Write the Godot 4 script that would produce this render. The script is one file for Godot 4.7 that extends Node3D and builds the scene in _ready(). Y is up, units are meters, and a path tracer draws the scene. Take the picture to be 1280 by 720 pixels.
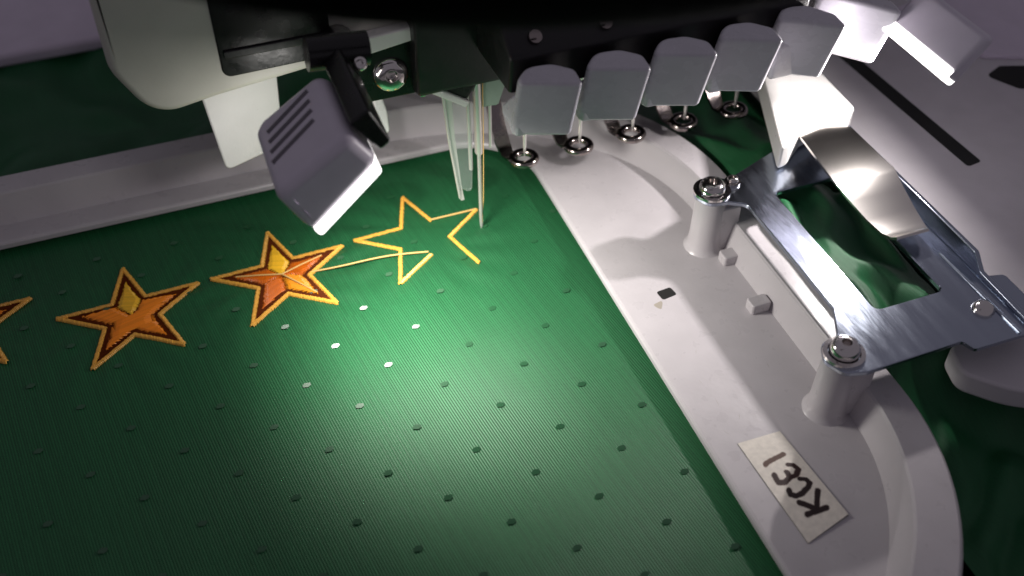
extends Node3D
# A close-up of a multi-needle embroidery machine stitching gold stars on green cloth.
# Lengths below are millimetres; every vertex is multiplied by MM on its way into a mesh.
const MM := 0.001

var rng := RandomNumberGenerator.new()
var bases := {}
var taken := {}
var M := {}


func _ready() -> void:
	rng.seed = 7
	# ---- camera, surroundings, lamps ----
	var cam := Camera3D.new()
	cam.name = "camera"
	cam.fov = 30.56
	cam.near = 0.005
	cam.far = 5.0
	var lens := CameraAttributesPhysical.new()
	lens.frustum_focal_length = 43.93
	lens.frustum_near = 0.005
	lens.frustum_far = 5.0
	lens.frustum_focus_distance = 0.205
	lens.exposure_aperture = 18.0
	cam.attributes = lens
	cam.transform = Transform3D(Basis(Vector3(0.9386, -0.0053, 0.345), Vector3(0.2445, 0.7156, -0.6543), Vector3(-0.2434, 0.6984, 0.673)).orthonormalized(), Vector3(2.635, 154.95, 137.2) * MM)
	add_child(cam)
	cam.current = true
	var we := WorldEnvironment.new()
	we.name = "surroundings"
	var env := Environment.new()
	env.background_mode = Environment.BG_COLOR
	env.background_color = Color(0.40, 0.385, 0.415)
	env.background_energy_multiplier = 1.0
	env.tonemap_mode = Environment.TONE_MAPPER_LINEAR
	env.tonemap_exposure = 1.0
	env.sdfgi_enabled = true
	env.ssao_enabled = true
	env.ssil_enabled = true
	we.environment = env
	add_child(we)
	led_spot("left_led_light", Vector3(27.4, 39.6, -7.0), Vector3(0.42, -0.90, 0.05), 66.0, 0.0082, 7.0, Color(1.0, 0.985, 0.95))
	led_area("added_plate_fill", Vector3(20.5, 42.5, -18.4), Vector3(-0.2, -0.8, -0.55), Vector2(9.0, 3.0), 0.0006, Color(1.0, 0.985, 0.97))  # added fill light, not a real source: brightens the white guard plate
	led_area("right_led_light", Vector3(134.4, 46.0, -3.4), Vector3(-0.86, -0.48, -0.05), Vector2(2.6, 2.6), 0.0046, Color(1.0, 0.975, 0.965))

	materials()
	setting()
	garment()
	hoop()
	bracket()
	arm()
	head()
	lamp_left()
	lamp_right()
	feet_and_covers()
	small_things()


func led_area(called: String, at: Vector3, towards: Vector3, size: Vector2, energy: float, color: Color) -> void:
	var l := AreaLight3D.new()
	l.name = called
	l.area_size = size * MM
	l.area_range = 2.0
	l.area_attenuation = 2.0
	l.light_energy = energy
	l.light_color = color
	l.shadow_enabled = true
	var back := -towards.normalized()
	var side := Vector3(0, 0, 1).cross(back).normalized()
	l.transform = Transform3D(Basis(side, back.cross(side), back), at * MM)
	add_child(l)


func led_spot(called: String, at: Vector3, towards: Vector3, angle: float, energy: float, size: float, color: Color) -> void:
	var l := SpotLight3D.new()
	l.name = called
	l.spot_angle = angle
	l.spot_angle_attenuation = 1.0
	l.spot_range = 2.0
	l.spot_attenuation = 2.0
	l.light_size = size * MM
	l.light_energy = energy
	l.light_color = color
	l.shadow_enabled = true
	l.transform = Transform3D(Basis.looking_at(towards.normalized(), Vector3(0, 0, 1)), at * MM)
	add_child(l)


# ---------------------------------------------------------------- scaffolding
func numbered(called: String) -> String:
	var n: int = taken.get(called, 0)
	taken[called] = n + 1
	return called if n == 0 else "%s_%03d" % [called, n]


func tag(o: Node, label: String, category: String, group := "", kind := "") -> void:
	if label:
		o.set_meta("label", label)
	if category:
		o.set_meta("category", category)
	if group:
		o.set_meta("group", group)
	if kind:
		o.set_meta("kind", kind)


func thing(called: String, label: String, category: String, base := Vector3.ZERO, group := "") -> Node3D:
	var o := Node3D.new()
	o.name = numbered(called)
	o.position = base * MM
	bases[o] = base
	tag(o, label, category, group)
	add_child(o, true)
	return o


func start() -> SurfaceTool:
	var st := SurfaceTool.new()
	st.begin(Mesh.PRIMITIVE_TRIANGLES)
	return st


func obj(called: String, st: SurfaceTool, m: Material, parent: Node = null) -> MeshInstance3D:
	var o := MeshInstance3D.new()
	o.mesh = st.commit()
	o.mesh.surface_set_material(0, m)
	if parent == null:
		o.name = numbered(called)
		add_child(o, true)
	else:
		o.name = called
		if bases.has(parent):
			o.position = -bases[parent] * MM
		parent.add_child(o, true)
	return o


# ---------------------------------------------------------------- shapes
func tri(st: SurfaceTool, a: Vector3, b: Vector3, c: Vector3, na: Vector3, nb: Vector3, nc: Vector3) -> void:
	var n := (c - a).cross(b - a)
	if n.length_squared() < 1e-14:
		return
	if n.dot(na + nb + nc) < 0.0:
		var t := b
		b = c
		c = t
		t = nb
		nb = nc
		nc = t
	st.set_normal(na)
	st.set_uv(Vector2(a.x, a.z))
	st.add_vertex(a * MM)
	st.set_normal(nb)
	st.set_uv(Vector2(b.x, b.z))
	st.add_vertex(b * MM)
	st.set_normal(nc)
	st.set_uv(Vector2(c.x, c.z))
	st.add_vertex(c * MM)


func quad(st: SurfaceTool, a: Vector3, b: Vector3, c: Vector3, d: Vector3, na: Vector3, nb: Vector3, nc: Vector3, nd: Vector3) -> void:
	tri(st, a, b, c, na, nb, nc)
	tri(st, a, c, d, na, nc, nd)


func rounded(pts: Array, r, n := 5) -> PackedVector2Array:
	# rounds each corner of a polygon; r is one radius or one for each corner
	var out := PackedVector2Array()
	var k := pts.size()
	for i in k:
		var p: Vector2 = pts[i]
		var a: Vector2 = pts[(i + k - 1) % k]
		var b: Vector2 = pts[(i + 1) % k]
		var rad: float = r[i] if r is Array else r
		if rad <= 0.0:
			out.append(p)
			continue
		var u := (a - p).normalized()
		var v := (b - p).normalized()
		var half := acos(clampf(u.dot(v), -1.0, 1.0)) / 2.0
		var d: float = minf(rad / tan(half), minf((a - p).length(), (b - p).length()) * 0.49)
		var real_r := d * tan(half)
		var centre := p + (u + v).normalized() * (real_r / sin(half))
		var a0 := (p + u * d - centre).angle()
		var a1 := (p + v * d - centre).angle()
		var da := wrapf(a1 - a0, -PI, PI)
		for j in n + 1:
			out.append(centre + Vector2.from_angle(a0 + da * j / n) * real_r)
	return out


func outward(poly: PackedVector2Array) -> Array:
	# edge normals and miter vectors, pointing out of the polygon
	var area := 0.0
	var k := poly.size()
	for i in k:
		area += poly[i].cross(poly[(i + 1) % k])
	var s := 1.0 if area > 0.0 else -1.0
	var en := []
	for i in k:
		var d := (poly[(i + 1) % k] - poly[i]).normalized()
		en.append(Vector2(d.y, -d.x) * s)
	var miter := []
	for i in k:
		var a: Vector2 = en[(i + k - 1) % k]
		var b: Vector2 = en[i]
		var m := (a + b).normalized()
		miter.append(m / maxf(m.dot(b), 0.4))
	return [en, miter]


func prism(st: SurfaceTool, poly: PackedVector2Array, f: Transform3D, h0: float, h1: float, bevel := 0.4, caps := 3) -> void:
	# extrudes poly (u, v) along w; f turns (u, v, w) into a place
	var o := outward(poly)
	var en: Array = o[0]
	var miter: Array = o[1]
	var k := poly.size()
	var b2 := bevel * 0.3
	var rings := [[h0, bevel], [h0 + b2, b2], [h0 + bevel, 0.0], [h1 - bevel, 0.0], [h1 - b2, b2], [h1, bevel]]
	var tilt := [[-1.0, 0.0], [-0.7071, 0.7071], [0.0, 1.0], [0.0, 1.0], [0.7071, 0.7071], [1.0, 0.0]]
	for ring in 5:
		for i in k:
			var j := (i + 1) % k
			var e: Vector2 = en[i]
			var ni: Vector2 = ((e + en[(i + k - 1) % k]) as Vector2).normalized() if e.dot(en[(i + k - 1) % k]) > 0.75 else e
			var nj: Vector2 = ((e + en[j]) as Vector2).normalized() if e.dot(en[j]) > 0.75 else e
			var pi0: Vector2 = poly[i] - miter[i] * rings[ring][1]
			var pj0: Vector2 = poly[j] - miter[j] * rings[ring][1]
			var pi1: Vector2 = poly[i] - miter[i] * rings[ring + 1][1]
			var pj1: Vector2 = poly[j] - miter[j] * rings[ring + 1][1]
			var t0: Array = tilt[ring]
			var t1: Array = tilt[ring + 1]
			quad(st, f * Vector3(pi0.x, pi0.y, rings[ring][0]), f * Vector3(pj0.x, pj0.y, rings[ring][0]), f * Vector3(pj1.x, pj1.y, rings[ring + 1][0]), f * Vector3(pi1.x, pi1.y, rings[ring + 1][0]),
				(f.basis * Vector3(ni.x * t0[1], ni.y * t0[1], t0[0])).normalized(), (f.basis * Vector3(nj.x * t0[1], nj.y * t0[1], t0[0])).normalized(),
				(f.basis * Vector3(nj.x * t1[1], nj.y * t1[1], t1[0])).normalized(), (f.basis * Vector3(ni.x * t1[1], ni.y * t1[1], t1[0])).normalized())
	var inset := PackedVector2Array()
	for i in k:
		inset.append(poly[i] - miter[i] * bevel)
	var idx := Geometry2D.triangulate_polygon(inset)
	if idx.is_empty():
		idx = Geometry2D.triangulate_polygon(poly)
	for c in 2:
		if not caps & (1 << c):
			continue
		var n := (f.basis * Vector3(0, 0, -1.0 if c == 0 else 1.0)).normalized()
		var h := h0 if c == 0 else h1
		for t in range(0, idx.size(), 3):
			var a := inset[idx[t]]
			var b := inset[idx[t + 1]]
			var d := inset[idx[t + 2]]
			tri(st, f * Vector3(a.x, a.y, h), f * Vector3(b.x, b.y, h), f * Vector3(d.x, d.y, h), n, n, n)


func flat_frame() -> Transform3D:
	# (u, v, w) -> (x, z, y): plan outlines that rise along y
	return Transform3D(Basis(Vector3(1, 0, 0), Vector3(0, 0, 1), Vector3(0, 1, 0)), Vector3.ZERO)


func front_frame() -> Transform3D:
	# (u, v, w) -> (x, y, z)
	return Transform3D(Basis(Vector3(1, 0, 0), Vector3(0, 1, 0), Vector3(0, 0, 1)), Vector3.ZERO)


func side_frame() -> Transform3D:
	# (u, v, w) -> (z, y, x)
	return Transform3D(Basis(Vector3(0, 0, 1), Vector3(0, 1, 0), Vector3(1, 0, 0)), Vector3.ZERO)


func box(st: SurfaceTool, lo: Vector3, hi: Vector3, bevel := 0.3, round_ := 0.0) -> void:
	var p := [Vector2(lo.x, lo.z), Vector2(hi.x, lo.z), Vector2(hi.x, hi.z), Vector2(lo.x, hi.z)]
	prism(st, rounded(p, round_) if round_ > 0.0 else PackedVector2Array(p), flat_frame(), lo.y, hi.y, bevel)


func lathe(st: SurfaceTool, profile: Array, f: Transform3D, n := 24) -> void:
	# profile of (radius, height); turned round f's y axis
	var k := profile.size()
	var sn := []
	for i in k - 1:
		var d: Vector2 = profile[i + 1] - profile[i]
		sn.append(Vector2(d.y, -d.x).normalized())
	for i in k - 1:
		var n0: Vector2 = sn[i]
		var n1: Vector2 = sn[i]
		if i > 0 and n0.dot(sn[i - 1]) > 0.7:
			n0 = (n0 + sn[i - 1]).normalized()
		if i < k - 2 and n1.dot(sn[i + 1]) > 0.7:
			n1 = (n1 + sn[i + 1]).normalized()
		for j in n:
			var a := TAU * j / n
			var b := TAU * (j + 1) / n
			var p: Vector2 = profile[i]
			var q: Vector2 = profile[i + 1]
			quad(st, f * Vector3(p.x * cos(a), p.y, p.x * sin(a)), f * Vector3(p.x * cos(b), p.y, p.x * sin(b)), f * Vector3(q.x * cos(b), q.y, q.x * sin(b)), f * Vector3(q.x * cos(a), q.y, q.x * sin(a)),
				f.basis * Vector3(n0.x * cos(a), n0.y, n0.x * sin(a)), f.basis * Vector3(n0.x * cos(b), n0.y, n0.x * sin(b)), f.basis * Vector3(n1.x * cos(b), n1.y, n1.x * sin(b)), f.basis * Vector3(n1.x * cos(a), n1.y, n1.x * sin(a)))


func up_at(p: Vector3) -> Transform3D:
	return Transform3D(Basis.IDENTITY, p)


func axis_at(p: Vector3, axis: Vector3) -> Transform3D:
	var y := axis.normalized()
	var x := y.cross(Vector3(0.31, 0.2, 0.93)).normalized()
	return Transform3D(Basis(x, y, x.cross(y)), p)


func tube(st: SurfaceTool, path: Array, radius, sides := 8, flat := 1.0, up := Vector3.UP) -> void:
	# a tube along points; radius one number or one for each point; flat squeezes it along its own up
	var rings := []
	var k := path.size()
	for i in k:
		var d: Vector3 = (path[mini(i + 1, k - 1)] - path[maxi(i - 1, 0)]).normalized()
		var s := d.cross(up)
		if s.length() < 0.05:
			s = d.cross(Vector3(0.9, 0.1, 0.4))
		s = s.normalized()
		rings.append([path[i], s, s.cross(d).normalized(), radius[i] if radius is Array else radius, d])
	for i in k - 1:
		for j in sides:
			var v := []
			var nn := []
			for e in [[i, j], [i, j + 1], [i + 1, j + 1], [i + 1, j]]:
				var r: Array = rings[e[0]]
				var a: float = TAU * e[1] / sides
				v.append(r[0] + (r[1] * cos(a) + r[2] * sin(a) * flat) * r[3])
				nn.append((r[1] * cos(a) * flat + r[2] * sin(a)).normalized())
			quad(st, v[0], v[1], v[2], v[3], nn[0], nn[1], nn[2], nn[3])
	for e in [0, k - 1]:
		var r: Array = rings[e]
		var n: Vector3 = r[4] * (-1.0 if e == 0 else 1.0)
		for j in sides:
			var a0 := TAU * j / sides
			var a1 := TAU * (j + 1) / sides
			tri(st, r[0], r[0] + (r[1] * cos(a0) + r[2] * sin(a0) * flat) * r[3], r[0] + (r[1] * cos(a1) + r[2] * sin(a1) * flat) * r[3], n, n, n)


func ribbon(st: SurfaceTool, profile: Array, f: Transform3D, w0: Array, w1: Array, thick := 0.6) -> void:
	# a bent strip: profile of (u, v) bends, w0/w1 its two edges along w at each bend
	var k := profile.size()
	var en := []
	for i in k - 1:
		var d: Vector2 = (profile[i + 1] - profile[i]).normalized()
		en.append(Vector2(-d.y, d.x))
	var vn := []
	for i in k:
		vn.append(((en[maxi(i - 1, 0)] + en[mini(i, k - 2)]) as Vector2).normalized())
	for s in [1.0, -1.0]:
		for i in k - 1:
			var p0: Vector2 = profile[i] + vn[i] * thick * 0.5 * s
			var p1: Vector2 = profile[i + 1] + vn[i + 1] * thick * 0.5 * s
			var n0: Vector3 = f.basis * Vector3(vn[i].x, vn[i].y, 0) * s
			var n1: Vector3 = f.basis * Vector3(vn[i + 1].x, vn[i + 1].y, 0) * s
			quad(st, f * Vector3(p0.x, p0.y, w0[i]), f * Vector3(p0.x, p0.y, w1[i]), f * Vector3(p1.x, p1.y, w1[i + 1]), f * Vector3(p1.x, p1.y, w0[i + 1]), n0, n0, n1, n1)
	for e in 2:
		var n := f.basis * Vector3(0, 0, -1.0 if e == 0 else 1.0)
		var w: Array = w0 if e == 0 else w1
		for i in k - 1:
			var a: Vector2 = profile[i] + vn[i] * thick * 0.5
			var b: Vector2 = profile[i] - vn[i] * thick * 0.5
			var c: Vector2 = profile[i + 1] - vn[i + 1] * thick * 0.5
			var d: Vector2 = profile[i + 1] + vn[i + 1] * thick * 0.5
			quad(st, f * Vector3(a.x, a.y, w[i]), f * Vector3(b.x, b.y, w[i]), f * Vector3(c.x, c.y, w[i + 1]), f * Vector3(d.x, d.y, w[i + 1]), n, n, n, n)
	for e in [0, k - 1]:
		var d: Vector2 = (profile[e] - profile[1 if e == 0 else k - 2]).normalized()
		var n := f.basis * Vector3(d.x, d.y, 0)
		var a: Vector2 = profile[e] + vn[e] * thick * 0.5
		var b: Vector2 = profile[e] - vn[e] * thick * 0.5
		quad(st, f * Vector3(a.x, a.y, w0[e]), f * Vector3(a.x, a.y, w1[e]), f * Vector3(b.x, b.y, w1[e]), f * Vector3(b.x, b.y, w0[e]), n, n, n, n)


# ---------------------------------------------------------------- materials
func noise_texture(freq: float, octaves: int, size := 256, normal := false, seed_ := 1, strength := 4.0) -> NoiseTexture2D:
	var n := FastNoiseLite.new()
	n.seed = seed_
	n.frequency = freq
	n.fractal_octaves = octaves
	var t := NoiseTexture2D.new()
	t.width = size
	t.height = size
	t.seamless = true
	t.noise = n
	t.as_normal_map = normal
	t.bump_strength = strength
	return t


func ramp(t: NoiseTexture2D, a: Color, b: Color) -> NoiseTexture2D:
	var g := Gradient.new()
	g.set_color(0, a)
	g.set_color(1, b)
	t.color_ramp = g
	return t


func plastic(color: Color, rough: float, grain := 0.04, scale := 25.0, seed_ := 3) -> StandardMaterial3D:
	# moulded plastic: slight mottling of its tone, a fine orange peel
	var m := StandardMaterial3D.new()
	m.albedo_texture = ramp(noise_texture(0.012, 3, 256, false, seed_), Color(1 - grain, 1 - grain, 1 - grain), Color(1, 1, 1))
	m.albedo_color = color
	m.roughness = minf(rough * 1.25, 1.0)
	m.roughness_texture = ramp(noise_texture(0.03, 5, 256, false, seed_ + 7), Color(0.55, 0.55, 0.55), Color(1, 1, 1))
	m.normal_enabled = true
	m.normal_texture = noise_texture(0.12, 2, 256, true, seed_ + 1, 1.5)
	m.normal_scale = 0.05
	m.uv1_triplanar = true
	m.uv1_world_triplanar = true
	m.uv1_scale = Vector3.ONE * scale
	return m


func metal(color: Color, rough: float, scale := 60.0, streak := Vector3(1, 1, 1)) -> StandardMaterial3D:
	var m := StandardMaterial3D.new()
	m.albedo_color = color
	m.metallic = 1.0
	m.roughness = rough
	m.roughness_texture = ramp(noise_texture(0.03, 4, 256, false, 12), Color(0.6, 0.6, 0.6), Color(1, 1, 1))
	m.normal_enabled = true
	m.normal_texture = noise_texture(0.05, 3, 256, true, 13, 2.0)
	m.normal_scale = 0.1
	m.uv1_triplanar = true
	m.uv1_world_triplanar = true
	m.uv1_scale = streak * scale
	return m


func plain(color: Color, rough: float, metallic := 0.0) -> StandardMaterial3D:
	var m := StandardMaterial3D.new()
	m.albedo_color = color
	m.roughness = rough
	m.metallic = metallic
	return m


func twill() -> Array:
	# colour and relief of the woven cloth, one tile of 16 mm by 16 mm: 32 twill ridges that drift sideways
	var r := RandomNumberGenerator.new()
	r.seed = 21
	var n := 512
	var ridges := 32
	var tone := []
	for i in ridges:
		tone.append(r.randf_range(0.93, 1.0))
	var slub := FastNoiseLite.new()
	slub.seed = 5
	slub.frequency = 0.05
	var color := Image.create(n, n, false, Image.FORMAT_RGB8)
	var height := Image.create(n, n, false, Image.FORMAT_RGB8)
	for y in n:
		for x in n:
			var u := float(x) / n * ridges - float(y) / n * 5.0
			var ridge := fposmod(u, 1.0)
			var k := posmod(int(floor(u)), ridges)
			var cross_ := 0.5 + 0.5 * sin(TAU * (float(y) / n * 40.0 + k * 0.35))
			var h := sin(PI * ridge)
			var s := slub.get_noise_2d(x * 0.6, y * 1.4)
			var hh := clampf(h * (0.72 + 0.2 * cross_) + s * 0.06, 0.0, 1.0)
			height.set_pixel(x, y, Color(hh, hh, hh))
			var c: float = tone[k] * (0.8 + 0.2 * hh) + s * 0.04
			color.set_pixel(x, y, Color(c, c, c))
	return [ImageTexture.create_from_image(color), ImageTexture.create_from_image(height)]


func materials() -> void:
	var tw := twill()
	var cloth := StandardMaterial3D.new()
	cloth.albedo_color = Color(0.15, 0.41, 0.25)
	cloth.albedo_texture = tw[0]
	cloth.roughness = 0.46
	cloth.metallic_specular = 0.42
	cloth.heightmap_enabled = true
	cloth.heightmap_texture = tw[1]
	cloth.heightmap_scale = 0.009
	cloth.heightmap_flip_texture = false
	cloth.rim_enabled = false
	cloth.rim = 0.2
	cloth.rim_tint = 0.6
	cloth.uv1_scale = Vector3(1 / 16.0, 1 / 16.0, 1)
	M.cloth = cloth
	var loose := cloth.duplicate()
	loose.heightmap_scale = 0.004
	loose.uv1_scale = Vector3(1 / 7.0, 1 / 7.0, 1)
	M.loose = loose
	var dot := plain(Color(0.105, 0.32, 0.185), 0.35)
	dot.metallic_specular = 0.7
	M.dot = dot
	M.gold = thread(Color(0.98, 0.73, 0.30))
	M.orange = thread(Color(1.0, 0.57, 0.05))
	M.yellow = thread(Color(1.0, 0.78, 0.17))  # same thread as the filling; its satin sheen is put into the colour
	M.gold_plain = plain(Color(0.88, 0.72, 0.44), 0.45)
	M.brown_flat = thread(Color(0.36, 0.15, 0.03))
	M.brown_flat.metallic_specular = 0.2
	M.brown_flat.roughness = 0.6
	M.brown_flat.rim_enabled = false
	M.shaded_orange = thread(Color(0.85, 0.42, 0.04))  # the orange thread darkened, shade on the satin painted into its colour
	M.bright = thread(Color(0.97, 0.62, 0.1))  # the orange thread again, lamplight on the satin painted into its colour
	M.hoop = plastic(Color(0.77, 0.75, 0.765), 0.33)
	M.white = plastic(Color(0.94, 0.93, 0.92), 0.35)
	M.cover = plastic(Color(0.84, 0.83, 0.86), 0.28)
	M.lamp = plastic(Color(0.88, 0.85, 0.90), 0.38, 0.04, 40.0)
	M.head = plastic(Color(0.80, 0.79, 0.75), 0.4)
	M.arm = plastic(Color(0.80, 0.78, 0.80), 0.5)
	M.bed = plastic(Color(0.86, 0.81, 0.88), 0.5)
	M.black = plastic(Color(0.045, 0.042, 0.048), 0.3)
	M.dark = plastic(Color(0.095, 0.085, 0.098), 0.4)
	M.groove = plain(Color(0.42, 0.40, 0.43), 0.6)
	M.steel = metal(Color(0.68, 0.71, 0.77), 0.24, 40.0, Vector3(1, 1, 0.15))
	M.spring = plain(Color(0.88, 0.86, 0.84), 0.2, 1.0)
	M.chrome = metal(Color(0.88, 0.86, 0.85), 0.14)
	M.foot = metal(Color(0.62, 0.58, 0.57), 0.2)
	M.rod = plain(Color(0.86, 0.84, 0.83), 0.34, 0.6)
	M.matte = plain(Color(0.03, 0.03, 0.033), 0.95)
	M.matte.metallic_specular = 0.15
	M.scuff = plain(Color(0.62, 0.59, 0.55), 0.6)
	M.guard = plain(Color(0.9, 0.92, 0.92, 0.07), 0.12)
	M.guard.transparency = BaseMaterial3D.TRANSPARENCY_ALPHA
	M.slot = plain(Color(0.02, 0.02, 0.02), 0.8)
	M.clamp = plastic(Color(0.62, 0.70, 0.64), 0.3)  # pale plastic; the green tint paints in the reflection of the cloth
	var led := plain(Color(0.95, 0.95, 0.95), 0.4)
	led.emission_enabled = true
	led.emission = Color(1.0, 0.985, 0.97)
	led.emission_energy_multiplier = 2.2
	M.led = led


func thread(color: Color) -> StandardMaterial3D:
	var m := plain(color, 0.32)
	m.vertex_color_use_as_albedo = true
	m.metallic_specular = 0.55
	m.rim_enabled = true
	m.rim = 0.3
	m.rim_tint = 0.8
	return m


# ---------------------------------------------------------------- the setting
func setting() -> void:
	var st := start()
	box(st, Vector3(-420, -40, -420), Vector3(420, -24, 420), 1.0)
	tag(obj("table_surface", st, M.dark), "dark worktop under the embroidery machine", "surface", "", "structure")


# ---------------------------------------------------------------- green garment
func star_points(c: Vector2, r: float, ratio: float, turn: float) -> Array:
	var p := []
	for i in 10:
		p.append(c + Vector2.from_angle(turn + PI / 5 * i) * (r if i % 2 == 0 else r * ratio))
	return p


func stitch(st: SurfaceTool, a: Vector2, b: Vector2, lift: float, half: float, base := 0.06) -> void:
	# one satin thread lying from a to b: a low bowed ridge
	var d := (b - a)
	if d.length() < 0.05:
		return
	var s := Vector2(-d.y, d.x).normalized() * half
	var cut := [0.0, 0.22, 0.78, 1.0]
	var hs := [base, base + lift * 0.85, base + lift, base + 0.02]
	var side := Vector3(s.x, 0, s.y).normalized()
	var tone := rng.randf_range(0.82, 1.0)
	st.set_color(Color(tone, tone, tone))
	for i in 3:
		var p: Vector2 = a + d * cut[i]
		var q: Vector2 = a + d * cut[i + 1]
		var along: Vector3 = Vector3(q.x - p.x, hs[i + 1] - hs[i], q.y - p.y)
		var n := side.cross(along).normalized()
		if n.y < 0.0:
			n = -n
		for e in [-1.0, 1.0]:
			var ns: Vector3 = (n * 0.5 + side * e * 0.86).normalized()
			quad(st, Vector3(p.x, hs[i], p.y), Vector3(q.x, hs[i + 1], q.y), Vector3(q.x + s.x * e, hs[i + 1] - half * 0.9, q.y + s.y * e), Vector3(p.x + s.x * e, hs[i] - half * 0.9, p.y + s.y * e), n, n, ns, ns)


func satin_edge(st: SurfaceTool, a: Vector2, b: Vector2, width: float, lift := 0.42) -> void:
	var d := (b - a)
	var u := d.normalized()
	var w := Vector2(-u.y, u.x) * width * 0.5
	var n := int(d.length() / 0.36)
	for i in n + 1:
		var p := a + d * (float(i) / n)
		var lean := u * 0.22
		var j := rng.randf_range(-0.13, 0.13)
		stitch(st, p - w * (1.0 + j) - lean, p + w * (1.0 - j) + lean, lift * rng.randf_range(0.85, 1.1), 0.23)


func fill_shape(st: SurfaceTool, shape: Array, direction: Vector2, lift: float, pitch := 0.36) -> void:
	# parallel stitches along direction, clipped to the shape
	var dir := direction.normalized()
	var across := Vector2(-dir.y, dir.x)
	var lo := 1e9
	var hi := -1e9
	for p in shape:
		lo = minf(lo, p.dot(across))
		hi = maxf(hi, p.dot(across))
	var s := lo + 0.12
	while s < hi:
		var hits := []
		for i in shape.size():
			var p: Vector2 = shape[i]
			var q: Vector2 = shape[(i + 1) % shape.size()]
			var f := p.dot(across)
			var g := q.dot(across)
			if (f - s) * (g - s) < 0.0:
				hits.append(p.lerp(q, (s - f) / (g - f)))
		hits.sort_custom(func(a: Vector2, b: Vector2) -> bool: return a.dot(dir) < b.dot(dir))
		for k in range(0, hits.size() - 1, 2):
			stitch(st, hits[k] + dir * rng.randf_range(-0.18, 0.12), hits[k + 1] + dir * rng.randf_range(-0.12, 0.18), lift, 0.24, 0.1)
		s += pitch


func embroidered_star(parent: Node3D, c: Vector2, r: float, turn: float, label: String, facets := false) -> void:
	var star := Node3D.new()
	star.name = "embroidered_star"
	star.set_meta("label", label)
	parent.add_child(star, true)
	var p := star_points(c, r, 0.385, turn)
	var st := start()
	# underlay of brown thread between outline and filling
	fill_shape(st, p, Vector2(1, 0.12), 0.1)
	obj("brown_underlay", st, M.brown_flat, star)
	st = start()
	for i in 10:
		satin_edge(st, p[i], p[(i + 1) % 10], 0.95)
	obj("outline", st, M.gold, star)
	var q := star_points(c, r * 0.68, 0.42, turn)
	var parts := [[[c, q[1], q[0], q[9]], Vector2(0.94, 0.34), 0.5, M.yellow]]
	if facets:
		parts.append([[c, q[1], q[2], q[3]], Vector2(0.5, 0.87), 0.42, M.shaded_orange])
		parts.append([[c, q[7], q[8], q[9]], Vector2(0.3, -0.95), 0.42, M.shaded_orange])
		parts.append([[c, q[3], q[4], q[5]], Vector2(0.97, 0.25), 0.42, M.bright])
		parts.append([[c, q[5], q[6], q[7]], Vector2(0.85, -0.53), 0.42, M.shaded_orange])
	else:
		parts.append([[c, q[1], q[2], q[3], q[4], q[5], q[6], q[7], q[8], q[9]], Vector2(0.97, -0.22), 0.4, M.orange])
	for part in parts:
		st = start()
		fill_shape(st, part[0], part[1], part[2])
		obj("filled_point" if facets or part[3] == M.yellow else "filling", st, part[3], star)
	if not facets:
		return
	st = start()
	for arm_ in [1, 2, 4]:
		var seam: Vector2 = c.lerp(q[arm_ * 2], 0.96)
		tube(st, [Vector3(c.x, 0.62, c.y), Vector3((c.x + seam.x) / 2, 0.6, (c.y + seam.y) / 2), Vector3(seam.x, 0.35, seam.y)], 0.2, 6)
	obj("seam_thread", st, M.gold_plain, star)


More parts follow.
